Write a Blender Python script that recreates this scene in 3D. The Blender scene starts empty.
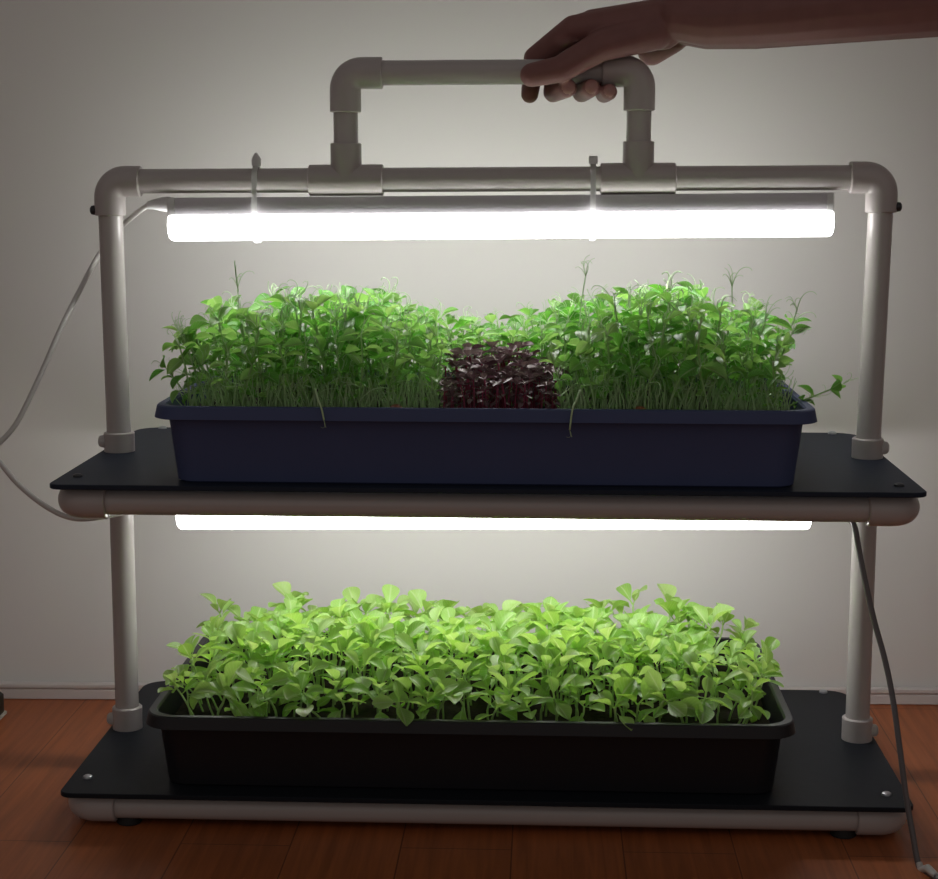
import bpy, bmesh, math, random
from mathutils import Vector, Matrix, Euler, Quaternion
random.seed(11)
R = random.random
def U(a, b): return a + (b - a) * random.random()
S = bpy.context.scene
C = S.collection
# ------------------------------------------------------------------ camera, world, exposure
cam_d = bpy.data.cameras.new('camera')
cam_d.sensor_fit = 'HORIZONTAL'; cam_d.sensor_width = 36.0
cam_d.lens = 1710.9 / 938.0 * 36.0
cam_d.clip_start = 0.02
cam = bpy.data.objects.new('camera', cam_d); C.objects.link(cam)
rx = Vector((0.99902772, 0.04405797, 0.00158512))
ry = Vector((-0.00820464, 0.15047543, 0.9885797))
rz = -Vector((-0.04331629, 0.98763153, -0.1506906))
m = Matrix.Identity(4)
for i, v in enumerate((rx, ry, rz)):
    for k in range(3): m[k][i] = v[k]
m.translation = Vector((0.04733, -1.50389, 0.50052))
cam.matrix_world = m
S.camera = cam
w = bpy.data.worlds.new('room_light'); S.world = w; w.use_nodes = True
w.node_tree.nodes['Background'].inputs[0].default_value = (1.0, 0.93, 0.88, 1)
# dim room: light comes back mostly from the far side of the room (behind the camera, towards -Y)
_nt = w.node_tree
_tc = _nt.nodes.new('ShaderNodeTexCoord'); _dt = _nt.nodes.new('ShaderNodeVectorMath'); _dt.operation = 'DOT_PRODUCT'
_dt.inputs[1].default_value = (0, -1, 0.15)
_nt.links.new(_tc.outputs['Generated'], _dt.inputs[0])
_mr = _nt.nodes.new('ShaderNodeMapRange'); _mr.inputs['To Min'].default_value = 0.016; _mr.inputs['To Max'].default_value = 0.240
_nt.links.new(_dt.outputs['Value'], _mr.inputs['Value'])
_nt.links.new(_mr.outputs[0], _nt.nodes['Background'].inputs[1])
S.view_settings.view_transform = 'Standard'
S.view_settings.look = 'None'
S.view_settings.exposure = 0.0
S.view_settings.gamma = 1.0
S.view_settings.use_curve_mapping = False
LAMP = 14.5

# ------------------------------------------------------------------ materials
def nodes_of(name):
    mt = bpy.data.materials.new(name); mt.use_nodes = True
    nt = mt.node_tree
    return mt, nt, nt.nodes['Principled BSDF']
def plain(name, col, rough=0.5, spec=0.5, metal=0.0, vary=0.0, scale=60.0, bump=0.0, sss=0.0):
    mt, nt, b = nodes_of(name)
    b.inputs['Base Color'].default_value = (*col, 1)
    b.inputs['Roughness'].default_value = rough
    b.inputs['Specular IOR Level'].default_value = spec
    b.inputs['Metallic'].default_value = metal
    if sss:
        b.inputs['Subsurface Weight'].default_value = sss
        b.inputs['Subsurface Radius'].default_value = (0.006, 0.003, 0.002)
        b.inputs['Subsurface Scale'].default_value = 0.6
    if vary or bump:
        tc = nt.nodes.new('ShaderNodeTexCoord')
        n = nt.nodes.new('ShaderNodeTexNoise'); n.inputs['Scale'].default_value = scale
        n.inputs['Detail'].default_value = 4
        nt.links.new(tc.outputs['Object'], n.inputs['Vector'])
        if vary:
            r = nt.nodes.new('ShaderNodeMapRange')
            r.inputs['To Min'].default_value = 1 - vary; r.inputs['To Max'].default_value = 1 + vary
            nt.links.new(n.outputs['Fac'], r.inputs['Value'])
            mx = nt.nodes.new('ShaderNodeVectorMath'); mx.operation = 'SCALE'
            mx.inputs[0].default_value = col
            nt.links.new(r.outputs[0], mx.inputs['Scale'])
            nt.links.new(mx.outputs[0], b.inputs['Base Color'])
        if bump:
            bp = nt.nodes.new('ShaderNodeBump'); bp.inputs['Strength'].default_value = bump
            bp.inputs['Distance'].default_value = 0.001
            nt.links.new(n.outputs['Fac'], bp.inputs['Height'])
            nt.links.new(bp.outputs[0], b.inputs['Normal'])
    return mt
def glow(name, col, s):
    mt, nt, b = nodes_of(name)
    b.inputs['Base Color'].default_value = (0.8, 0.8, 0.8, 1)
    b.inputs['Emission Color'].default_value = (*col, 1)
    b.inputs['Emission Strength'].default_value = s
    return mt
def nylon(name):
    mt, nt, b = nodes_of(name)
    b.inputs['Base Color'].default_value = (0.70, 0.69, 0.68, 1); b.inputs['Roughness'].default_value = 0.35
    t = nt.nodes.new('ShaderNodeBsdfTranslucent'); t.inputs['Color'].default_value = (0.85, 0.85, 0.85, 1)
    n = nt.nodes.new('ShaderNodeTexNoise'); n.inputs['Scale'].default_value = 90
    r = nt.nodes.new('ShaderNodeMapRange'); r.inputs['To Min'].default_value = 0.45; r.inputs['To Max'].default_value = 0.6
    nt.links.new(n.outputs['Fac'], r.inputs['Value'])
    ms = nt.nodes.new('ShaderNodeMixShader'); nt.links.new(r.outputs[0], ms.inputs[0])
    nt.links.new(b.outputs[0], ms.inputs[1]); nt.links.new(t.outputs[0], ms.inputs[2])
    nt.links.new(ms.outputs[0], nt.nodes['Material Output'].inputs['Surface'])
    return mt
def leafmat(name, ca, cb, vein, tr=0.4, rough=0.4):
    """leaf: colour differs from leaf to leaf, pale midrib from the leaf's own UV, some light passes through"""
    mt, nt, b = nodes_of(name)
    L = nt.links
    oi = nt.nodes.new('ShaderNodeObjectInfo')
    mx = nt.nodes.new('ShaderNodeMix'); mx.data_type = 'RGBA'
    mx.inputs[6].default_value = (*ca, 1); mx.inputs[7].default_value = (*cb, 1)
    L.new(oi.outputs['Random'], mx.inputs[0])
    uv = nt.nodes.new('ShaderNodeUVMap')
    sp = nt.nodes.new('ShaderNodeSeparateXYZ'); L.new(uv.outputs[0], sp.inputs[0])
    a = nt.nodes.new('ShaderNodeMath'); a.operation = 'SUBTRACT'; a.inputs[1].default_value = 0.5
    L.new(sp.outputs[0], a.inputs[0])
    ab = nt.nodes.new('ShaderNodeMath'); ab.operation = 'ABSOLUTE'; L.new(a.outputs[0], ab.inputs[0])
    # side veins: slanted stripes
    st = nt.nodes.new('ShaderNodeMath'); st.operation = 'MULTIPLY_ADD'; st.inputs[1].default_value = -0.8
    L.new(ab.outputs[0], st.inputs[0]); L.new(sp.outputs[1], st.inputs[2])
    sn = nt.nodes.new('ShaderNodeMath'); sn.operation = 'MULTIPLY'; sn.inputs[1].default_value = 44.0
    L.new(st.outputs[0], sn.inputs[0])
    si = nt.nodes.new('ShaderNodeMath'); si.operation = 'SINE'; L.new(sn.outputs[0], si.inputs[0])
    sv = nt.nodes.new('ShaderNodeMapRange'); sv.inputs['From Min'].default_value = 0.75; sv.inputs['From Max'].default_value = 1.0
    sv.inputs['To Max'].default_value = 0.30
    L.new(si.outputs[0], sv.inputs['Value'])
    mr = nt.nodes.new('ShaderNodeMapRange'); mr.inputs['From Min'].default_value = 0.02; mr.inputs['From Max'].default_value = 0.07
    mr.inputs['To Min'].default_value = 0.75; mr.inputs['To Max'].default_value = 0.0
    L.new(ab.outputs[0], mr.inputs['Value'])
    mm = nt.nodes.new('ShaderNodeMath'); mm.operation = 'MAXIMUM'
    L.new(sv.outputs[0], mm.inputs[0]); L.new(mr.outputs[0], mm.inputs[1])
    mv = nt.nodes.new('ShaderNodeMix'); mv.data_type = 'RGBA'; mv.inputs[7].default_value = (*vein, 1)
    L.new(mm.outputs[0], mv.inputs[0]); L.new(mx.outputs[2], mv.inputs[6])
    L.new(mv.outputs[2], b.inputs['Base Color'])
    b.inputs['Roughness'].default_value = rough
    t = nt.nodes.new('ShaderNodeBsdfTranslucent')
    hs = nt.nodes.new('ShaderNodeHueSaturation'); hs.inputs['Saturation'].default_value = 1.15; hs.inputs['Value'].default_value = 1.25
    hs.inputs['Hue'].default_value = 0.485
    L.new(mv.outputs[2], hs.inputs['Color']); L.new(hs.outputs[0], t.inputs['Color'])
    ms = nt.nodes.new('ShaderNodeMixShader'); ms.inputs[0].default_value = tr
    L.new(b.outputs[0], ms.inputs[1]); L.new(t.outputs[0], ms.inputs[2])
    L.new(ms.outputs[0], nt.nodes['Material Output'].inputs['Surface'])
    return mt
def woodmat():
    mt, nt, b = nodes_of('red_brown_floor_boards')
    L = nt.links
    tc = nt.nodes.new('ShaderNodeTexCoord')
    mp = nt.nodes.new('ShaderNodeMapping')
    mp.inputs['Rotation'].default_value = (0, 0, math.radians(90))
    mp.inputs['Location'].default_value = (0.20, 0.0650, 0)
    L.new(tc.outputs['Object'], mp.inputs['Vector'])
    br = nt.nodes.new('ShaderNodeTexBrick')
    br.inputs['Scale'].default_value = 1.0
    br.inputs['Brick Width'].default_value = 0.62; br.inputs['Row Height'].default_value = 0.0897
    br.inputs['Mortar Size'].default_value = 0.0006; br.inputs['Mortar Smooth'].default_value = 0.2
    br.offset = 0.37; br.inputs['Bias'].default_value = 0.0
    br.inputs['Color1'].default_value = (0.46, 0.137, 0.045, 1)
    br.inputs['Color2'].default_value = (0.40, 0.117, 0.039, 1)
    br.inputs['Mortar'].default_value = (0.18, 0.06, 0.024, 1)
    L.new(mp.outputs[0], br.inputs['Vector'])
    m2 = nt.nodes.new('ShaderNodeMapping'); m2.inputs['Scale'].default_value = (3.0, 60.0, 1.0)
    L.new(mp.outputs[0], m2.inputs['Vector'])
    n = nt.nodes.new('ShaderNodeTexNoise'); n.inputs['Scale'].default_value = 2.2; n.inputs['Detail'].default_value = 6; n.inputs['Distortion'].default_value = 0.6
    L.new(m2.outputs[0], n.inputs['Vector'])
    r = nt.nodes.new('ShaderNodeMapRange'); r.inputs['From Min'].default_value = 0.3; r.inputs['From Max'].default_value = 0.7
    r.inputs['To Min'].default_value = 0.78; r.inputs['To Max'].default_value = 1.18
    L.new(n.outputs['Fac'], r.inputs['Value'])
    sc = nt.nodes.new('ShaderNodeVectorMath'); sc.operation = 'SCALE'
    L.new(br.outputs['Color'], sc.inputs[0]); L.new(r.outputs[0], sc.inputs['Scale'])
    L.new(sc.outputs[0], b.inputs['Base Color'])
    b.inputs['Roughness'].default_value = 0.42
    b.inputs['Specular IOR Level'].default_value = 0.3
    bp = nt.nodes.new('ShaderNodeBump'); bp.inputs['Strength'].default_value = 0.12; bp.inputs['Distance'].default_value = 0.001
    L.new(n.outputs['Fac'], bp.inputs['Height']); L.new(bp.outputs[0], b.inputs['Normal'])
    return mt
M = dict(
    wall=plain('pale_wall_paint', (0.77, 0.745, 0.72), 0.7, 0.2, vary=0.02, scale=4, bump=0.03),
    trim=plain('white_trim_paint', (0.70, 0.65, 0.63), 0.45),
    floor=woodmat(),
    pvc=plain('white_pvc_pipe', (0.50, 0.462, 0.450), 0.26, 0.5, vary=0.03, scale=25),
    pvcf=plain('white_pvc_fitting', (0.485, 0.44, 0.43), 0.32, 0.5, vary=0.03, scale=40),
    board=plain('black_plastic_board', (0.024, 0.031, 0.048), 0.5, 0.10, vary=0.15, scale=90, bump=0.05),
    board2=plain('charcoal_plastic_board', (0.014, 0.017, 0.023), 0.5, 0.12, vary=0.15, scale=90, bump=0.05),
    tray=plain('navy_black_tray_plastic', (0.070, 0.088, 0.190), 0.6, 0.25, vary=0.06, scale=30),
    tray2=plain('black_tray_plastic', (0.014, 0.014, 0.018), 0.45, 0.4, vary=0.06, scale=30),
    soil=plain('dark_growing_medium', (0.016, 0.012, 0.009), 0.95, 0.1, vary=0.5, scale=260, bump=0.8),
    housing=plain('lamp_housing_plastic', (0.62, 0.60, 0.64), 0.4),
    cap=plain('white_lamp_cap', (0.72, 0.72, 0.72), 0.35),
    light=glow('lit_lamp_diffuser', (1.0, 0.985, 0.975), LAMP),
    cord=plain('pale_cord_rubber', (0.60, 0.58, 0.56), 0.45),
    cord2=plain('grey_cord_rubber', (0.13, 0.118, 0.122), 0.4),
    tie=nylon('white_nylon'),
    steel=plain('screw_steel', (0.55, 0.56, 0.60), 0.35, 0.5, 1.0),
    dark=plain('dark_screw_steel', (0.05, 0.05, 0.055), 0.4, 0.5, 0.6),
    rubber=plain('black_rubber', (0.012, 0.012, 0.012), 0.7),
    skin=plain('skin', (0.25, 0.115, 0.105), 0.5, 0.3, vary=0.14, scale=70, bump=0.25, sss=0.12),
    nail=plain('fingernail', (0.42, 0.22, 0.20), 0.3, 0.5),
    leaf=leafmat('bright_green_seedling_leaf', (0.31, 0.57, 0.120), (0.47, 0.68, 0.230), (0.58, 0.74, 0.36), 0.46, 0.36),
    stem=plain('pale_green_stem', (0.46, 0.66, 0.25), 0.45, vary=0.1),
    pea=leafmat('pea_leaf', (0.13, 0.41, 0.075), (0.36, 0.60, 0.200), (0.44, 0.62, 0.30), 0.44, 0.32),
    peastem=plain('pea_stem', (0.32, 0.52, 0.19), 0.45, vary=0.15),
    tendril=plain('pea_tendril', (0.50, 0.66, 0.38), 0.45),
    under=plain('undergrowth_green', (0.40, 0.58, 0.28), 0.5, vary=0.4, scale=120),
    purple=leafmat('purple_leaf', (0.135, 0.060, 0.080), (0.25, 0.19, 0.175), (0.34, 0.23, 0.23), 0.10, 0.40),
    purstem=plain('crimson_stem', (0.34, 0.045, 0.10), 0.45, vary=0.15),
    seed=plain('brown_pea_seed', (0.28, 0.09, 0.05), 0.6, vary=0.3, scale=200),
    blackbox=plain('black_box_plastic', (0.010, 0.012, 0.008), 0.5),
    strip=plain('pale_strip', (0.5, 0.48, 0.42), 0.4),
)

# ------------------------------------------------------------------ mesh helpers
class MB:
    def __init__(self): self.v = []; self.f = []; self.uv = []
    def ring(self, pts):
        i = len(self.v); self.v += [tuple(p) for p in pts]; return list(range(i, i + len(pts)))
    def bridge(self, a, b):
        n = len(a)
        for k in range(n): self.f.append((a[k], a[(k + 1) % n], b[(k + 1) % n], b[k]))
    def loft(self, rings, cap0=True, cap1=True):
        ids = [self.ring(r) for r in rings]
        for a, b in zip(ids, ids[1:]): self.bridge(a, b)
        if cap0: self.f.append(tuple(reversed(ids[0])))
        if cap1: self.f.append(tuple(ids[-1]))
    def sweep(self, pts, rad, seg=12, cap=True):
        pts = [Vector(p) for p in pts]; n = len(pts)
        if not isinstance(rad, (list, tuple)): rad = [rad] * n
        rings = []; nrm = None
        for i in range(n):
            t = (pts[min(i + 1, n - 1)] - pts[max(i - 1, 0)])
            if t.length < 1e-9: t = Vector((0, 0, 1))
            t.normalize()
            if nrm is None:
                nrm = t.orthogonal().normalized()
            else:
                nrm = (nrm - t * nrm.dot(t))
                if nrm.length < 1e-6: nrm = t.orthogonal()
                nrm.normalize()
            bn = t.cross(nrm)
            rings.append([pts[i] + (nrm * math.cos(2 * math.pi * k / seg) + bn * math.sin(2 * math.pi * k / seg)) * rad[i] for k in range(seg)])
        self.loft(rings, cap, cap)
    def mesh(self, name, mat, smooth=True, angle=40):
        me = bpy.data.meshes.new(name)
        me.from_pydata(self.v, [], self.f); me.update()
        bm = bmesh.new(); bm.from_mesh(me); bmesh.ops.recalc_face_normals(bm, faces=bm.faces); bm.to_mesh(me); bm.free()
        if smooth:
            for p in me.polygons: p.use_smooth = True
            if angle: me.set_sharp_from_angle(angle=math.radians(angle))
        me.materials.append(mat)
        return me
def put(name, me, parent=None, mat=None):
    o = bpy.data.objects.new(name, me); C.objects.link(o)
    if parent: o.parent = parent
    if mat is not None: o.matrix_local = mat
    return o
def tag(o, label, cat, group=None):
    o['label'] = label; o['category'] = cat
    if group: o['group'] = group
    return o
def empty(name, loc, label, cat, group=None):
    o = bpy.data.objects.new(name, None); C.objects.link(o); o.location = loc; o.empty_display_size = 0.01
    return tag(o, label, cat, group)
def rrect(hx, hy, r, z, seg=6, cx=0, cy=0):
    P = []
    rr = r if isinstance(r, (tuple, list)) else (r, r, r, r)
    for (sx, sy, a0), q in zip(((1, 1, 0), (-1, 1, 90), (-1, -1, 180), (1, -1, 270)), rr):
        for k in range(seg + 1):
            a = math.radians(a0 + 90 * k / seg)
            P.append((cx + sx * (hx - q) + q * math.cos(a), cy + sy * (hy - q) + q * math.sin(a), z))
    return P
def box(mb, a, b):
    x0, y0, z0 = a; x1, y1, z1 = b
    mb.loft([[(x0, y0, z0), (x1, y0, z0), (x1, y1, z0), (x0, y1, z0)], [(x0, y0, z1), (x1, y0, z1), (x1, y1, z1), (x0, y1, z1)]])
def catmull(P, n=8):
    P = [Vector(p) for p in P]; out = []
    for i in range(len(P) - 1):
        p0, p1, p2, p3 = P[max(i - 1, 0)], P[i], P[i + 1], P[min(i + 2, len(P) - 1)]
        for k in range(n):
            t = k / n
            out.append(0.5 * ((2 * p1) + (p2 - p0) * t + (2 * p0 - 5 * p1 + 4 * p2 - p3) * t * t + (3 * p1 - p0 - 3 * p2 + p3) * t ** 3))
    out.append(P[-1]); return out

# ------------------------------------------------------------------ setting
ZF = -0.034
def structure(name, me):
    o = put(name, me); o['kind'] = 'structure'; return o
mb = MB(); box(mb, (-2.2, -2.6, ZF - 0.05), (2.2, 0.45, ZF)); structure('floor', mb.mesh('floor', M['floor'], False))
wang = math.atan2(0.0251, 0.8988)
WM = Matrix.Translation((-0.0182, 0.2061, 0)) @ Matrix.Rotation(wang, 4, 'Z')
mb = MB(); box(mb, (-2.2, 0.003, ZF - 0.02), (2.2, 0.10, 2.4)); o = structure('wall_back', mb.mesh('wall', M['wall'], False)); o.matrix_world = WM
mb = MB()
prof = [(0.003, 0), (0, 0), (-0.0015, 0.0008), (-0.0015, 0.0100), (0.0, 0.0112), (0.0, 0.0125), (-0.003, 0.0132), (-0.003, 0.0165), (-0.0015, 0.0178), (0.003, 0.0178)]
mb.loft([[(x, y - 0.004, ZF + z) for y, z in prof] for x in (-2.2, 2.2)])
o = structure('baseboard_back', mb.mesh('baseboard', M['trim'], True, 25)); o.matrix_world = WM

# ------------------------------------------------------------------ the pipe rack
P_, RP, RF = 0.333, 0.01065, 0.0136
ZM = 0.258
YF, YB = -0.150, 0.128
rack = empty('plant_rack', (0, 0, ZF), 'two-tier plant rack of white plastic pipes with black shelf boards and a carrying handle', 'rack')
def rp(name, mb, mat, parent=rack, smooth=True, angle=40):
    """part in world coordinates"""
    o = put(name, mb.mesh(name, mat, smooth, angle)); o.parent = parent
    o.matrix_parent_inverse = Matrix.Translation((0, 0, -ZF)) if parent is rack else Matrix.Identity(4)
    if parent is rack: o.matrix_parent_inverse = Matrix.Translation((0, 0, -ZF))
    return o
def pipe(name, a, b):
    a, b = Vector(a), Vector(b); d = (b - a).normalized()
    mb = MB(); mb.sweep([a, a + d * 0.001, b - d * 0.001, b], [RP - 0.001, RP, RP, RP - 0.001], 40); return rp(name, mb, M['pvc'])
def elbow(c, d1, d2, l1=0.029, l2=0.029):
    c, d1, d2 = Vector(c), Vector(d1).normalized(), Vector(d2).normalized()
    mb = MB(); b = RF + 0.0004
    pts = [c + d1 * l1, c + d1 * (l1 - 0.0009), c + d1 * (b + 0.0005)]
    rad = [RF - 0.0009, RF, RF]
    o = c + d1 * b + d2 * b
    for k in range(1, 12):
        a = math.radians(90 * k / 12)
        pts.append(o - d2 * b * math.cos(a) - d1 * b * math.sin(a)); rad.append(RF)
    pts += [c + d2 * (b + 0.0005), c + d2 * (l2 - 0.0009), c + d2 * l2]; rad += [RF, RF, RF - 0.0009]
    mb.sweep(pts, rad, 40)
    return rp('elbow_fitting', mb, M['pvcf'])
def tee(c, axis, br, la=0.032, lb=0.032):
    c, axis, br = Vector(c), Vector(axis).normalized(), Vector(br).normalized()
    mb = MB()
    mb.sweep([c - axis * la, c - axis * (la - 0.0009), c + axis * (la - 0.0009), c + axis * la], [RF - 0.0009, RF, RF, RF - 0.0009], 40)
    mb.sweep([c, c + br * (lb - 0.0009), c + br * lb], [RF, RF, RF - 0.0009], 40)
    return rp('tee_fitting', mb, M['pvcf'])
def screw(c, d, parent, r=0.0038, h=0.0022, mat='steel'):
    c, d = Vector(c), Vector(d).normalized()
    mb = MB(); mb.sweep([c - d * 0.002, c, c + d * h * 0.6, c + d * h * 0.9, c + d * h], [r, r, r * 0.92, r * 0.6, r * 0.15], 16)
    o = put('screw', mb.mesh('screw', M[mat])); o.parent = parent; return o
ZT = {-1: 0.4977, 1: 0.5022}
def zt(x): return ZT[-1] + (ZT[1] - ZT[-1]) * (x + P_) / (2 * P_)
XT = {-1: -P_ - 0.0020, 1: P_ + 0.0040}
RB = -0.0175          # bottom frame centre line
RM = ZM - 0.0175
for zc in (RM, RB):
    pipe('front_rail', (-P_ + 0.01, YF, zc), (P_ - 0.01, YF, zc))
    pipe('back_rail', (-P_ + 0.01, YB, zc), (P_ - 0.01, YB, zc))
    pipe('cross_rail', (-P_ + 0.01, 0, zc), (P_ - 0.01, 0, zc))
    for s in (-1, 1):
        pipe('side_rail', (s * (P_ + 0.0035), YF + 0.01, zc), (s * P_, YB - 0.01, zc))
        e = elbow((s * (P_ + 0.0035), YF, zc), (-s, 0, 0), (0, 1, 0), 0.0305)
        if zc == RM: screw((s * (P_ - 0.0258), YF, zc - RF + 0.002), (0, 0, -1), e, 0.0022, 0.0035, 'tie')  # added white nub, not a screw; stands in for a lamp-lit dot below
        elbow((s * P_, YB, zc), (-s, 0, 0), (0, -1, 0))
        t = tee((s * P_, 0, zc), (0, 1, 0), (0, 0, 1), 0.030, 0.0175 + (0.0205 if zc == RB else 0.0175))
        screw((s * (P_ + RF), -0.002, zc + 0.0175 + 0.009), (s, 0, 0), t, 0.0058, 0.005, 'tie')
        if zc == RM:
            tee((s * P_, 0, zc), (0, 1, 0), (0, 0, -1), 0.029, 0.026)
        else:
            for yy in (YF + 0.004, YB - 0.004):
                mb = MB(); mb.sweep([(s * (P_ - 0.036), yy, ZF), (s * (P_ - 0.036), yy, ZF + 0.001), (s * (P_ - 0.036), yy, RB - 0.008)], [0.0095, 0.0105, 0.0095], 24)
                rp('rubber_foot', mb, M['rubber'])
for s in (-1, 1):
    pipe('lower_post', (s * P_, 0, RB + 0.012), (s * P_, 0, RM))
    pipe('upper_post', (s * P_, 0, RM), (XT[s], 0, zt(s * P_) - 0.01))
    e = elbow((XT[s], 0, zt(s * P_)), (-s, 0, 0), (0, 0, -1), 0.028, 0.030)
    screw((XT[s] + s * RF, -0.003, zt(s * P_) - 0.025), (s, 0, 0), e, 0.0042, 0.0036, 'dark')
# shelf boards
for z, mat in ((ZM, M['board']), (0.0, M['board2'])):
    mb = MB(); rr = (0.022, 0.022, 0.010, 0.010); hx, hy, cy = 0.3495, 0.1605, -0.0115
    mb.loft([rrect(hx - 0.0006, hy - 0.0006, rr, z - 0.0042, 6, 0, cy), rrect(hx, hy, rr, z - 0.0036, 6, 0, cy), rrect(hx, hy, rr, z - 0.0006, 6, 0, cy), rrect(hx - 0.0006, hy - 0.0006, rr, z, 6, 0, cy)])
    bo = rp('shelf_board', mb, mat, angle=30)
    for x, y in ((-0.3345, -0.134), (0.332, -0.1425), (0.3255, 0.141), (-0.3255, 0.141)):
        screw((x, y, z), (0, 0, 1), bo, 0.0042, 0.0026, 'steel' if z == 0 or y > 0 else 'dark')
# top rail, tees and handle
xl, xr = -0.1262, 0.1275
pipe('top_rail', (-P_ + 0.01, 0, zt(-P_ + 0.01)), (P_ - 0.01, 0, zt(P_ - 0.01)))
HZ = {xl: 0.5906, xr: 0.5920}
for x, l1 in ((xl, 0.032), (xr, 0.032)):
    tee((x, 0, zt(x)), (1, 0, 0.0067), (0, 0, 1), 0.0325, 0.032)
    pipe('handle_post', (x, 0, zt(x) + 0.012), (x, 0, HZ[x] - 0.01))
    elbow((x, 0, HZ[x]), (1 if x < 0 else -1, 0, 0), (0, 0, -1), 0.0325, 0.0335)
pipe('handle_bar', (xl + 0.01, 0, HZ[xl]), (xr - 0.01, 0, HZ[xr]))

# ------------------------------------------------------------------ lamps
def make_lamp(name, loc, tilt, length, label):
    t = empty(name, loc, label, 'light', None)
    t.rotation_euler = (0, -tilt, 0)
    h = length / 2
    def prof(sc, zlo):
        # U-shaped cross-section in y,z: flat top at z=0, half round below
        P = []
        for k in range(21):
            a = math.radians(-48 + 276 * k / 20)
            P.append((0.0130 * sc * math.cos(a), -0.0118 - 0.0130 * sc * math.sin(a)))
        return P
    mb = MB()
    xs = [(-h, 0.72), (-h + 0.0006, 0.86), (-h + 0.002, 0.96), (-h + 0.004, 1), (h - 0.004, 1), (h - 0.002, 0.96), (h - 0.0006, 0.86), (h, 0.72)]
    mb.loft([[(x, y, z) for y, z in prof(sc, 0)] for x, sc in xs])
    put('diffuser', mb.mesh('diffuser', M['light']), t)
    mb = MB()
    hp = [(-0.0086, -0.0024), (0.0086, -0.0024), (0.0090, 0.002), (0.0078, 0.0085), (0.0055, 0.0128), (-0.0055, 0.0128), (-0.0078, 0.0085), (-0.0090, 0.002)]
    mb.loft([[(x, y, z) for y, z in hp] for x in (-h + 0.0065, h - 0.0065)])
    put('housing', mb.mesh('housing', M['housing'], True, 25), t)
    for s in (-1, 1):
        mb = MB()
        xs = [(s * (h - 0.0062), 1.03), (s * (h - 0.001), 1.03), (s * h, 0.92)]
        mb.loft([[(x, y * k, 0.0073 + (z - 0.0073) * k) for y, z in hp] for x, k in xs])
        put('end_cap', mb.mesh('end_cap', M['cap'], True, 25), t)
    return t
ztop = 0.4712
lampA = make_lamp('tube_light', (0.0065, -0.001, 0.4735), 0.0098, 0.578, 'lit white tube light tied under the top rail, above the mixed green tray')
lampB = make_lamp('tube_light', (0.0015, 0.0, 0.2148), 0.0102, 0.566, 'lit white tube light under the middle shelf, above the lower tray')

# ------------------------------------------------------------------ cable ties around lamps and rails
def cable_tie(x, zr, zb, label, head=True):
    t = empty('cable_tie', (x, 0, zr), label, 'cable tie')
    mb = MB(); rr = 0.0122; rl = 0.0150; zl = zb + 0.0143
    P = []
    for k in range(17):
        a = math.pi * k / 16; P.append((rr * math.cos(a), zr + rr * math.sin(a) ))
    for k in range(17):
        a = math.pi + math.pi * k / 16; P.append((rl * math.cos(a), zl + rl * math.sin(a)))
    n = len(P); hw = 0.0024; th = 0.0009
    rings = []
    for i in range(n):
        a = Vector(P[(i + 1) % n]) - Vector(P[i - 1]); nn = Vector((a.y, -a.x)).normalized()
        y, z = P[i]
        rings.append([(-hw, y, z - zr), (hw, y, z - zr), (hw, y + nn.x * th, z - zr + nn.y * th), (-hw, y + nn.x * th, z - zr + nn.y * th)])
    ids = [mb.ring(r) for r in rings]
    for i in range(n): mb.bridge(ids[i], ids[(i + 1) % n])
    put('band', mb.mesh('band', M['tie'], True, 35), t)
    mb = MB()
    z0 = rr + 0.0004
    if head == 'pointed':
        mb.loft([rrect(0.0037, 0.003, 0.001, z0, 3), rrect(0.0039, 0.003, 0.001, z0 + 0.006, 3), rrect(0.002, 0.002, 0.0008, z0 + 0.0095, 3), rrect(0.0008, 0.0012, 0.0004, z0 + 0.0115, 3)])
    else:
        mb.loft([rrect(0.0038, 0.003, 0.001, z0, 3), rrect(0.0040, 0.003, 0.001, z0 + 0.001, 3), rrect(0.0038, 0.003, 0.001, z0 + 0.0062, 3), rrect(0.0032, 0.0024, 0.001, z0 + 0.007, 3)])
    put('head', mb.mesh('head', M['tie'], True, 35), t)
cable_tie(-0.2050, zt(-0.2050), 0.4459, 'white cable tie with a pointed tail, holding the left part of the upper tube light', 'pointed')
cable_tie(0.0886, zt(0.0886), 0.4489, 'white cable tie with a square head beside the right handle fitting', 'square')

# ------------------------------------------------------------------ cords
def cord(name, pts, r, mat, label, cat='cord'):
    mb = MB(); mb.sweep(catmull(pts, 8), r, 12)
    return tag(put(name, mb.mesh(name, mat)), label, cat)
cl = cord('power_cord', [(-0.2870, 0, 0.4778), (-0.2997, 0.0, 0.4775), (-0.3128, 0.006, 0.4701), (-0.3310, 0.024, 0.4582), (-0.3456, 0.030, 0.4428), (-0.3545, 0.024, 0.4296), (-0.3643, 0.0, 0.4024), (-0.3749, -0.03, 0.3694), (-0.3881, -0.05, 0.3312), (-0.4044, -0.07, 0.2920), (-0.4211, -0.08, 0.2726), (-0.4248, -0.08, 0.2665), (-0.4148, -0.085, 0.2605), (-0.3967, -0.09, 0.2416), (-0.3703, -0.10, 0.2250), (-0.3470, -0.105, 0.2170), (-0.3227, -0.10, 0.2180), (-0.3015, -0.06, 0.2180), (-0.289, -0.01, 0.2180), (-0.2805, 0, 0.2185)],
     0.0023, M['cord'], 'pale power cord looping out to the left, linking the two tube lights')
mb = MB(); mb.sweep([(-0.2815, 0, 0.4779), (-0.289, 0, 0.4779), (-0.298, 0, 0.4777), (-0.3015, 0.0006, 0.4768)], [0.0068, 0.0062, 0.0040, 0.0034], 16)
put('plug', mb.mesh('plug', M['cap']), cl)
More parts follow.
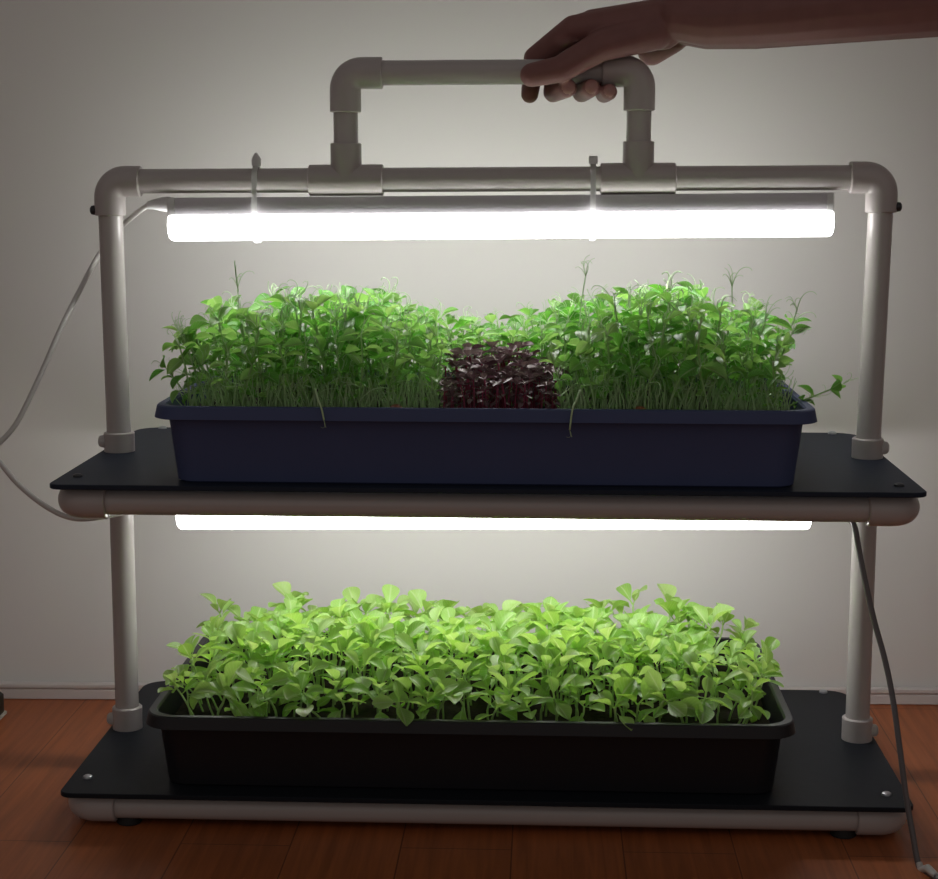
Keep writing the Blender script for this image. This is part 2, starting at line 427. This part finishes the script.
cr = cord('power_cord', [(0.2855, 0, 0.2235), (0.295, -0.02, 0.2215), (0.2992, -0.09, 0.2225), (0.3025, -0.115, 0.2205), (0.3064, -0.12, 0.2005), (0.3112, -0.13, 0.1736), (0.3172, -0.138, 0.1464), (0.3248, -0.150, 0.1164), (0.3298, -0.163, 0.0871), (0.3335, -0.179, 0.0509), (0.3373, -0.190, 0.0175), (0.3409, -0.200, -0.0076), (0.3457, -0.2128, -0.0345), (0.352, -0.235, ZF + 0.003), (0.365, -0.29, ZF + 0.003), (0.40, -0.42, ZF + 0.003)],
     0.0024, M['cord2'], 'grey power cord hanging from the middle shelf down past the right edge')
mb = MB(); mb.sweep([(0.3450, -0.2108, -0.0300), (0.3462, -0.2145, -0.0348), (0.3490, -0.224, ZF + 0.0046), (0.3525, -0.237, ZF + 0.0042)], [0.0024, 0.0032, 0.0034, 0.0026], 12)
put('connector', mb.mesh('connector', M['cord']), cr)

# ------------------------------------------------------------------ trays
def make_tray(name, cx, cy, z, mat, label, gx=0.0):
    t = empty(name, (cx, cy, z), label, 'tray')
    sg = 6
    loops = [(0.2470, 0.1200, 0.016, 0.0), (0.2490, 0.1220, 0.018, 0.0015), (0.2545, 0.1285, 0.020, 0.0545), (0.2555, 0.1290, 0.020, 0.0560),
             (0.2620, 0.1355, 0.022, 0.0565), (0.2640, 0.1375, 0.024, 0.0550), (0.2648, 0.1383, 0.024, 0.0555), (0.2630, 0.1365, 0.024, 0.0650), (0.2620, 0.1355, 0.024, 0.0660),
             (0.2570, 0.1305, 0.022, 0.0660), (0.2555, 0.1290, 0.020, 0.0645), (0.2532, 0.1267, 0.018, 0.0500), (0.2475, 0.1205, 0.016, 0.0030)]
    mb = MB(); mb.loft([rrect(a + gx, b, r, h * 0.963, sg) for a, b, r, h in loops])
    put('basin', mb.mesh('basin', mat, True, 30), t)
    mb = MB(); mb.loft([rrect(0.2470, 0.1200, 0.018, 0.010, sg), rrect(0.2525, 0.1260, 0.019, 0.0480, sg), rrect(0.2500, 0.1235, 0.018, 0.0490, sg)])
    put('growing_medium', mb.mesh('growing_medium', M['soil'], True, 30), t)
    return t
UX, UY, LX, LY = -0.0005, -0.0355, -0.0125, -0.0270
make_tray('growing_tray', UX, UY, ZM, M['tray'], 'navy-black growing tray of pea shoots on the middle shelf')
make_tray('growing_tray', LX, LY, 0.0, M['tray2'], 'black growing tray of bright green seedlings on the bottom shelf', 0.004)
SU = ZM + 0.0484; SL = 0.0484

# ------------------------------------------------------------------ leaf and stem meshes
def leaf_mesh(name, L, W, mat, pet=0.2, cup=0.25, curl=0.3, tip=0.0, wave=0.0, broad=0.62, n=9, k=4):
    """blade along +Y with a short stalk, normal +Z; cup lifts the sides, curl bends the tip down"""
    me = bpy.data.meshes.new(name); V = []; F = []; UVs = []
    pl = pet * L
    ang = 0.0; y = 0.0; z = 0.0
    rows = []
    ph = U(0, 6.28)
    for i in range(n + 1):
        t = 1 - (1 - i / n) ** 1.7
        s = max(t ** broad, 1e-5)
        wid = W * 0.5 * max(math.sin(math.pi * min(s, 1.0)) ** 0.62, 0.0)
        if t < 0.02: wid = 0.0007
        if i == n: wid = 0.0004 + (0.0 if tip else W * 0.05)
        rows.append((y, z, wid, t))
        ang = -curl * (2 * t - 0.25); dl = L * ((1 - (1 - (i + 1) / n) ** 1.7) - t) if i < n else 0
        y += dl * math.cos(ang); z += dl * math.sin(ang)
    # stalk
    st = [(-pl, -0.0, 0.0007, -0.02)] if pet > 0 else []
    rows = st + rows
    for (y, z, wid, t) in rows:
        for j in range(-k, k + 1):
            q = j / k
            zz = z + cup * wid * q * q * 1.6 + wave * W * math.sin(7 * t + 2.5 * q + ph) * abs(q)
            V.append((wid * q, y + pl, zz)); UVs.append((0.5 + 0.5 * q, max(t, 0)))
    c = 2 * k + 1
    for i in range(len(rows) - 1):
        for j in range(c - 1):
            F.append((i * c + j, i * c + j + 1, (i + 1) * c + j + 1, (i + 1) * c + j))
    me.from_pydata(V, [], F); me.update()
    uvl = me.uv_layers.new(name='UVMap')
    for lp in me.loops: uvl.data[lp.index].uv = UVs[lp.vertex_index]
    for p in me.polygons: p.use_smooth = True
    me.materials.append(mat); return me
def stem_mesh(name, pts, r0, r1, mat, seg=6):
    pts = catmull(pts, 4); n = len(pts)
    mb = MB(); mb.sweep(pts, [r0 + (r1 - r0) * i / (n - 1) for i in range(n)], seg)
    return mb.mesh(name, mat, True, 0)
def leafM(pos, yaw, elev, roll=0.0, s=1.0):
    return Matrix.Translation(pos) @ Matrix.Rotation(yaw, 4, 'Z') @ Matrix.Rotation(elev, 4, 'X') @ Matrix.Rotation(roll, 4, 'Y') @ Matrix.Scale(s, 4)
def spawn(name, proto, loc, yaw, tilt, tdir, s, label, cat, group):
    o = empty(name, loc, label, cat, group)
    o.matrix_world = Matrix.Translation(loc) @ Matrix.Rotation(tilt, 4, Vector((-math.sin(tdir), math.cos(tdir), 0))) @ Matrix.Rotation(yaw, 4, 'Z') @ Matrix.Scale(s, 4)
    for pn, me, mat in proto: put(pn, me, o, mat)
    return o

# ------------------------------------------------------------------ seedlings of the lower tray
LF = [leaf_mesh('leaf', U(0.0190, 0.0230), U(0.0140, 0.0165), M['leaf'], 0.25, U(0.10, 0.40), U(0.05, 0.50), 0, U(0.015, 0.045), U(1.15, 1.6), 11) for i in range(10)]
LS = [leaf_mesh('leaf', U(0.011, 0.014), U(0.0080, 0.0095), M['leaf'], 0.35, U(0.2, 0.6), U(0.0, 0.4), 0, 0.03, 1.0) for i in range(5)]
def seedling_proto(lo, hi, flat=0.0):
    h = U(lo, hi); bx, by = U(-0.010, 0.010), U(-0.010, 0.010)
    top = Vector((bx, by, h))
    path = [(0, 0, -0.003), (bx * 0.1 + U(-0.002, 0.002), by * 0.1, h * 0.4), (bx * 0.55, by * 0.5 + U(-0.002, 0.002), h * 0.75), top]
    P = [('stem', stem_mesh('stem', path, 0.00105, 0.0009, M['stem']), None)]
    a = U(0, 6.28)
    for k in (0, 1):
        P.append(('leaf', random.choice(LF), leafM(top, a + math.pi * k + U(-0.3, 0.3), U(0.05, 1.05), U(-0.5, 0.5), U(0.9, 1.15))))
    P.append(('leaf', random.choice(LF), leafM(top * 0.93, a + 1.57 + U(-0.3, 0.3), U(-0.35, 0.5), U(-0.5, 0.5), U(0.75, 1.0))))
    P.append(('leaf', random.choice(LF), leafM(Vector((bx * 0.6, by * 0.6, h * 0.78)), a + 4.7 + U(-0.5, 0.5), U(-0.5, 0.4), U(-0.5, 0.5), U(0.65, 0.95))))
    P.append(('leaf', random.choice(LS), leafM(top, a + 4.7 + U(-0.3, 0.3), U(0.5, 1.2), U(-0.3, 0.3), U(0.9, 1.1))))
    return P
tallP = [seedling_proto(0.034, 0.048) for i in range(14)]
lowP = [seedling_proto(0.018, 0.034) for i in range(10)]
nx, ny = 25, 12
def lat(u): return 'left' if u < 1 / 3 else ('middle' if u < 2 / 3 else 'right')
def dep(v): return 'front' if v < 0.28 else ('inner' if v < 0.74 else 'back')
for j in range(ny):
    for i in range(nx):
        u, v = (i + 0.5) / nx, (j + 0.5) / ny
        x = LX - 0.243 + 0.486 * (i + U(0.1, 0.9)) / nx
        y = LY - 0.120 + 0.236 * (j + U(0.1, 0.9)) / ny
        ex = (x - LX) / 0.243; ey = (y - LY) / 0.118
        s = U(0.90, 1.10)
        pr = random.choice(tallP)
        tilt = 0.10 * R(); td = U(0, 6.28)
        if j == 0: pr = random.choice(lowP); tilt = U(0.0, 0.35); td = -1.57 + U(-0.9, 0.9)
        elif j == 1: pr = random.choice(lowP if i % 2 else tallP); s *= 0.9
        elif j == 2: s *= 0.88
        if abs(ex) > 0.88: tilt = U(0.15, 0.55); td = (0.0 if ex > 0 else math.pi) + U(-0.4, 0.4); s *= 0.9; pr = random.choice(lowP + tallP)
        where = lat(u); d = dep(v)
        lab = {'front': 'bright green seedling in the front rows of the lower tray, %s third',
               'inner': 'bright green seedling in the inner rows of the lower tray, %s third',
               'back': 'bright green seedling in the back rows of the lower tray, %s third'}[d] % where
        spawn('seedling', pr, (x, y, SL), U(0, 6.28), tilt, td, s, lab, 'seedling', 'seedlings in the lower tray, %s rows, %s third' % (d, where))

# ------------------------------------------------------------------ pea shoots of the upper tray
PL = [leaf_mesh('leaf', U(0.0165, 0.0215), U(0.0120, 0.0155), M['pea'], 0.12, U(0.15, 0.5), U(0.0, 0.5), 0, 0.03, U(0.80, 1.05)) for i in range(8)]
PS = [leaf_mesh('leaf', U(0.011, 0.014), U(0.008, 0.010), M['pea'], 0.1, U(0.3, 0.8), U(0.1, 0.5), 1, 0.03, 0.65) for i in range(5)]
def tendril_mesh(n=3, L=0.03):
    mb = MB()
    for k in range(n):
        a = U(0, 6.28); l = L * U(0.5, 1.1); pts = [Vector((0, 0, 0))]
        d = Vector((math.cos(a) * U(0.1, 0.6), math.sin(a) * U(0.1, 0.6), 1)).normalized()
        ax = Vector((U(-1, 1), U(-1, 1), U(-0.4, 0.4))).normalized(); cr_ = 0.10 + 0.25 * R()
        for q in range(14):
            pts.append(pts[-1] + d * (l / 14)); d = Quaternion(ax, cr_ * (q / 7.0) ** 1.3) @ d
        mb.sweep(pts, [0.00058 - 0.00028 * q / 14 for q in range(15)], 5)
    return mb.mesh('tendril', M['tendril'], True, 0)
TD = [tendril_mesh(random.choice((2, 3, 3, 4)), U(0.024, 0.042)) for i in range(12)]
def pea_proto(big=True):
    h = U(0.080, 0.090); P = []
    bx, by = U(-0.014, 0.014), U(-0.014, 0.014)
    path = [Vector((0, 0, -0.003)), Vector((bx * -0.3, by * 0.2, h * 0.3)), Vector((bx * 0.5, by * 0.3, h * 0.62)), Vector((bx, by, h))]
    cp = catmull(path, 6)
    P.append(('stem', stem_mesh('stem', path, 0.0012, 0.0009, M['peastem']), None))
    a = U(0, 6.28)
    for t, mn in ((0.32, PS), (0.48, PS), (0.66, PL), (0.84, PL), (0.97, PL)):
        p = cp[min(int(t * len(cp)), len(cp) - 1)]
        a += math.pi * U(0.7, 1.2)
        for sgn in (-1, 1):
            if t < 0.6 and R() < 0.35: continue
            P.append(('leaf', random.choice(mn), leafM(p, a + sgn * U(0.7, 1.4), U(-0.3, 0.9), sgn * U(0.1, 0.6), U(0.8, 1.15))))
    P.append(('tendril', random.choice(TD), leafM(cp[-1], U(0, 6.28), U(-0.5, 0.5), 0, U(0.6, 1.0))))
    P.append(('tendril', random.choice(TD), leafM(cp[int(len(cp) * 0.66)], U(0, 6.28), U(-1.2, 1.2), 0, U(0.6, 1.0))))
    P.append(('tendril', random.choice(TD), leafM(cp[int(len(cp) * 0.45)], U(0, 6.28), U(0.7, 1.5), 0, U(0.7, 1.1))))
    return P
pprotos = [pea_proto() for i in range(14)]
prof = [(-0.30, 0.352), (-0.257, 0.374), (-0.19, 0.393), (-0.11, 0.394), (-0.035, 0.375), (0.026, 0.374), (0.10, 0.394), (0.14, 0.397), (0.196, 0.394), (0.240, 0.377), (0.30, 0.345)]
def ptop(x):
    for (a, za), (b, zb) in zip(prof, prof[1:]):
        if a <= x <= b: return za + (zb - za) * (x - a) / (b - a)
    return 0.35
nx, ny = 26, 11
for j in range(ny):
    for i in range(nx):
        x = UX - 0.238 + 0.476 * (i + U(0.1, 0.9)) / nx
        y = UY - 0.112 + 0.224 * (j + U(0.1, 0.9)) / ny
        ex = (x - UX) / 0.238; ey = (y - UY) / 0.112
        if -0.036 < x < 0.062 and y < UY - 0.010: continue
        H = ptop(x) - SU - 0.003; s = H / 0.087 * U(0.86, 1.05)
        tilt = 0.10 * R(); td = U(0, 6.28)
        if abs(ex) > 0.84: tilt = U(0.08, 0.45); td = (0.0 if ex > 0 else math.pi) + U(-0.4, 0.4)
        if ey < -0.75: tilt = U(0.0, 0.28); td = -1.57 + U(-0.8, 0.8); s *= U(0.72, 0.98)
        side = 'left' if x < 0 else 'right'
        d = 'front' if j < 3 else ('inner' if j < 8 else 'back')
        spawn('pea_shoot', random.choice(pprotos), (x, y, SU), U(0, 6.28), tilt, td, s,
              'green pea shoot in the %s rows of the upper tray, %s of the purple seedlings' % (d, side), 'pea shoot', 'pea shoots in the upper tray, %s rows, %s side' % (d, side))
# shoots that stand out
def lone(loc, yaw, tilt, td, s, label, extra=None):
    P = pea_proto()
    if extra: P += extra
    spawn('pea_shoot', P, loc, yaw, tilt, td, s, label, 'pea shoot', None)
lone((-0.226, -0.13, SU), 0.5, 0.80, math.pi + 0.05, 0.64, 'green pea shoot leaning out over the left end of the upper tray')
lone((0.236, -0.10, SU), 0.8, 0.98, -0.05, 0.74, 'dark green pea shoot leaning far out over the right end of the upper tray')
def tendril_sprig(loc, pts, label):
    o = empty('pea_sprig', loc, label, 'pea sprig')
    put('stem', stem_mesh('stem', pts, 0.0008, 0.0005, M['tendril']), o)
    e = Vector(pts[-1])
    for k in range(2): put('tendril', TD[(k * 3 + len(label)) % 8], o, leafM(e, U(0, 6), U(-0.3, 0.3), 0, U(0.6, 0.9)))
    put('leaf', PS[len(label) % 5], o, leafM(Vector(pts[-2]), U(0, 6), 0.3, 0, 0.8))
for px, pz, lab in ((-0.211, 0.409, 'tall pale tendril rising above the left end of the pea shoots'), (0.204, 0.412, 'tall pale tendril sprig rising at the right of the pea shoots'),
                    (0.078, 0.420, 'thin arching tendril sprig above the right pea shoots, near the purple gap'), (0.252, 0.392, 'pale forked tendril sprig at the far right end of the pea shoots'),
                    (0.150, 0.408, 'leafy tendril sprig at the top of the right pea shoots')):
    y = -0.06
    tendril_sprig((px * 0.95, y, SU), [(0, 0, 0), (px * 0.01, 0, 0.03), (px * 0.05, 0, (pz - SU) * 0.75), (px * 0.05 + U(-0.004, 0.008), 0, pz - SU)], lab)
def hanging(x, dz, dx, label):
    o = empty('pea_tendril', (x, UY - 0.112, SU), label, 'pea tendril')
    path = [(0, 0, 0), (dx * 0.1, -0.010, 0.028), (dx * 0.5, -0.024, 0.022), (dx * 0.8, -0.0290, 0.016), (dx, -0.0300, 0.010 - dz)]
    put('stem', stem_mesh('stem', path, 0.0011, 0.0007, M['tendril']), o)
    put('tendril', TD[2], o, leafM(Vector(path[-1]), 0.4, math.pi - 0.3, 0, 0.30))
hanging(-0.136, 0.004, 0.011, 'pale tendril hanging over the front rim, below the left pea shoots')
hanging(0.078, 0.010, -0.010, 'pale tendril hanging over the front rim, right of the purple seedlings')

# purple seedlings in the middle
QL = [leaf_mesh('leaf', U(0.0100, 0.0135), U(0.0075, 0.0098), M['purple'], 0.15, U(0.1, 0.5), U(0.0, 0.5), 0, 0.04, 1.0, 7, 3) for i in range(6)]
def purple_proto():
    h = U(0.036, 0.048); P = []
    bx, by = U(-0.005, 0.005), U(-0.005, 0.005); top = Vector((bx, by, h))
    P.append(('stem', stem_mesh('stem', [(0, 0, -0.003), (bx * 0.2, by * 0.2, h * 0.5), top], 0.0009, 0.0008, M['purstem'], 5), None))
    a = U(0, 6.28)
    for k, el in ((0, 0.2), (1, 0.2), (0.5, 0.7), (1.5, 0.6), (0.3, -0.3), (1.2, -0.35), (0.8, -0.6)):
        P.append(('leaf', random.choice(QL), leafM(top * (0.55 if el < -0.5 else 0.74 if el < 0 else 1.0), a + math.pi * k + U(-0.3, 0.3), el + U(-0.3, 0.3), U(-0.3, 0.3), U(0.8, 1.2) * (1 if k in (0, 1) else 0.75))))
    return P
qp = [purple_proto() for i in range(8)]
for j in range(8):
    for i in range(14):
        x = -0.034 + 0.094 * (i + U(0.1, 0.9)) / 14; y = UY - 0.120 + 0.105 * (j + U(0.1, 0.9)) / 8
        edge = 1 - 0.25 * abs((x - 0.013) / 0.050) ** 2
        spawn('purple_seedling', random.choice(qp), (x, y, SU), U(0, 6.28), 0.14 * R(), U(0, 6.28), edge * U(0.85, 1.08) * (0.74 + 0.05 * j),
              'small dark purple seedling in the middle of the upper tray', 'seedling', 'purple seedlings in the upper tray')
# fine stems too dense to count, between the pea shoots
mb = MB()
for k in range(1500):
    x = UX + U(-0.243, 0.243); y = UY + U(-0.122, 0.112)
    if k % 2: y = UY + U(-0.122, -0.085)
    if -0.036 < x < 0.062 and y < UY - 0.01: continue
    h = U(0.016, 0.042); b = Vector((x, y, SU - 0.001)); lx, ly = U(-0.010, 0.010), U(-0.008, 0.006)
    mb.sweep([b, b + Vector((lx * 0.15, ly * 0.15, h * 0.5)), b + Vector((lx, ly, h))], [0.0007, 0.0006, 0.0003], 4, False)
o = tag(put('fine_stems', mb.mesh('fine_stems', M['under'], True, 0)), 'dense fine green stems at the foot of the pea shoots', 'stems'); o['kind'] = 'stuff'
# pea seeds by the rim
for x, lab in ((-0.0700, 'brown sprouted seed at the front rim left of the purple seedlings'), (0.1235, 'brown sprouted seed at the front rim right of the purple seedlings')):
    mb = MB(); r = 0.0052
    mb.loft([[(r * math.cos(a) * math.cos(b) * 1.15, r * math.cos(a) * math.sin(b), r * math.sin(a) * 0.9 * (1 + 0.06 * math.sin(3 * b))) for b in [6.2832 * q / 14 for q in range(14)]] for a in [math.radians(-88 + 176 * p / 10) for p in range(11)]])
    o = tag(put('pea_seed', mb.mesh('pea_seed', M['seed'])), lab, 'seed'); o.location = (x, UY - 0.1200, SU + 0.0115)
    mb = MB(); mb.sweep([(0, 0.002, 0), (0.001, 0.002, -0.006), (0.0, 0.003, -0.013)], [0.0014, 0.0012, 0.0008], 6); put('sprout', mb.mesh('sprout', M['stem'], True, 0), o)

# ------------------------------------------------------------------ the hand and forearm
def cone_pts(bm, a, b, ra, rb, n=14):
    """one rounded tapering segment (closed hull) between two joints"""
    a, b = Vector(a), Vector(b); vs = []
    for c, r in ((a, ra), (b, rb)):
        for i in range(1, 8):
            th = math.pi * i / 8
            for k in range(n):
                ph = 2 * math.pi * k / n
                vs.append(bm.verts.new(c + Vector((math.sin(th) * math.cos(ph), math.sin(th) * math.sin(ph), math.cos(th))) * r))
        vs.append(bm.verts.new(c + Vector((0, 0, r)))); vs.append(bm.verts.new(c - Vector((0, 0, r))))
    res = bmesh.ops.convex_hull(bm, input=vs)
    junk = [g for g in res['geom_interior'] if isinstance(g, bmesh.types.BMVert)]
    bmesh.ops.delete(bm, geom=junk, context='VERTS')
W0 = (0.1705, 0.002, 0.6415)
idx = [(0.0700, -0.008, 0.6285), (0.0372, 0.013, 0.6055), (0.0345, 0.0215, 0.5860), (0.0332, 0.012, 0.5745)]
mid = [(0.0863, 0.010, 0.6350), (0.0600, 0.034, 0.6170), (0.0536, 0.014, 0.5765), (0.0655, -0.0165, 0.5785)]
rng = [(0.1072, 0.026, 0.6360), (0.0820, 0.036, 0.6150), (0.0782, 0.012, 0.5760), (0.0855, -0.0170, 0.5785)]
pky = [(0.1269, 0.036, 0.6320), (0.1047, 0.034, 0.6100), (0.0975, 0.010, 0.5745), (0.1010, -0.0150, 0.5753)]
thb = [(0.1392, -0.012, 0.6255), (0.0930, -0.0235, 0.6130), (0.0590, -0.0265, 0.5935), (0.0350, -0.0225, 0.5890)]
bm = bmesh.new()
def chain(P, Rr):
    for (a, b, ra, rb) in zip(P, P[1:], Rr, Rr[1:]): cone_pts(bm, a, b, ra, rb)
chain(idx, (0.0115, 0.0098, 0.0086, 0.0078))
chain(mid, (0.0112, 0.0096, 0.0090, 0.0082))
chain(rng, (0.0108, 0.0092, 0.0085, 0.0080))
chain(pky, (0.0102, 0.0084, 0.0076, 0.0072))
chain(thb, (0.0160, 0.0132, 0.0114, 0.0102))
# palm: metacarpals, thenar and heel pads
for P, ra in ((idx, 0.0115), (mid, 0.0115), (rng, 0.0112), (pky, 0.0105)):
    cone_pts(bm, P[0], (W0[0] - 0.006, W0[1] + (P[0][1] - 0.01) * 0.45, W0[2] - 0.002), ra, 0.0185)
cone_pts(bm, idx[0], mid[0], 0.0108, 0.0108); cone_pts(bm, mid[0], rng[0], 0.0108, 0.0108); cone_pts(bm, rng[0], pky[0], 0.0105, 0.0100)
cone_pts(bm, (0.146, -0.004, 0.6285), (0.105, -0.014, 0.6215), 0.0180, 0.0125)
cone_pts(bm, (0.1545, 0.020, 0.6260), (0.1395, 0.032, 0.6130), 0.0170, 0.0130)
# wrist and forearm (oval: two strands side by side)
arm = [((0.158, 0.0, 0.6385), 0.0205), ((0.185, 0.0, 0.6360), 0.0236), ((0.227, -0.004, 0.6395), 0.0272), ((0.309, -0.012, 0.6485), 0.0315), ((0.389, -0.020, 0.6575), 0.0360), ((0.470, -0.030, 0.6650), 0.0385), ((0.560, -0.045, 0.6760), 0.0370)]
for oy in (-0.010, 0.012):
    for (a, ra), (b, rb) in zip(arm, arm[1:]):
        cone_pts(bm, (a[0], a[1] + oy, a[2]), (b[0], b[1] + oy, b[2]), ra, rb, 20)
me = bpy.data.meshes.new('person'); bm.to_mesh(me); bm.free()
tmp = bpy.data.objects.new('tmp_hand', me); C.objects.link(tmp)
rm = tmp.modifiers.new('r', 'REMESH'); rm.mode = 'VOXEL'; rm.voxel_size = 0.0013; rm.use_smooth_shade = True
sm = tmp.modifiers.new('s', 'SMOOTH'); sm.factor = 0.5; sm.iterations = 7
dg = bpy.context.evaluated_depsgraph_get(); dg.update()
me2 = bpy.data.meshes.new_from_object(tmp.evaluated_get(dg)); me2.name = 'person'
bpy.data.objects.remove(tmp); bpy.data.meshes.remove(me)
me2.transform(Matrix.Translation((0, 0, -0.0015))); me2.materials.clear(); me2.materials.append(M['skin']); me2.materials.append(M['nail'])
nails = [(Vector(mid[3]) + Vector((0.0010, -0.0070, 0.0015)), 0.0062), (Vector(rng[3]) + Vector((0.0005, -0.0068, 0.0015)), 0.0060), (Vector(pky[3]) + Vector((0.0005, -0.0060, 0.0015)), 0.0052)]
for p in me2.polygons:
    p.use_smooth = True
    for c, r in nails:
        d = p.center - c + Vector((0, 0, 0.0015))
        if (d.x / r) ** 2 + (d.y / r) ** 2 + (d.z / (r * 1.2)) ** 2 < 1: p.material_index = 1
tag(put('person', me2), "person's bare forearm and right hand reaching in from the upper right, gripping the pipe handle", 'person')

# ------------------------------------------------------------------ dark thing cut off by the left edge
bx = empty('small_box', (-0.5145, 0.125, ZF), 'small black box with a pale bottom edge on the floor at the left picture edge', 'box')
mb = MB(); mb.loft([rrect(0.0225, 0.0125, 0.004, 0.004, 4), rrect(0.0225, 0.0125, 0.004, 0.022, 4), rrect(0.0205, 0.0105, 0.004, 0.0245, 4)]); put('case', mb.mesh('case', M['blackbox'], True, 30), bx)
mb = MB(); mb.loft([rrect(0.0215, 0.0115, 0.003, 0.0, 4), rrect(0.0245, 0.0145, 0.004, 0.0012, 4), rrect(0.0245, 0.0145, 0.004, 0.0034, 4), rrect(0.0225, 0.0125, 0.004, 0.0042, 4)]); put('base_edge', mb.mesh('base_edge', M['strip'], True, 30), bx)
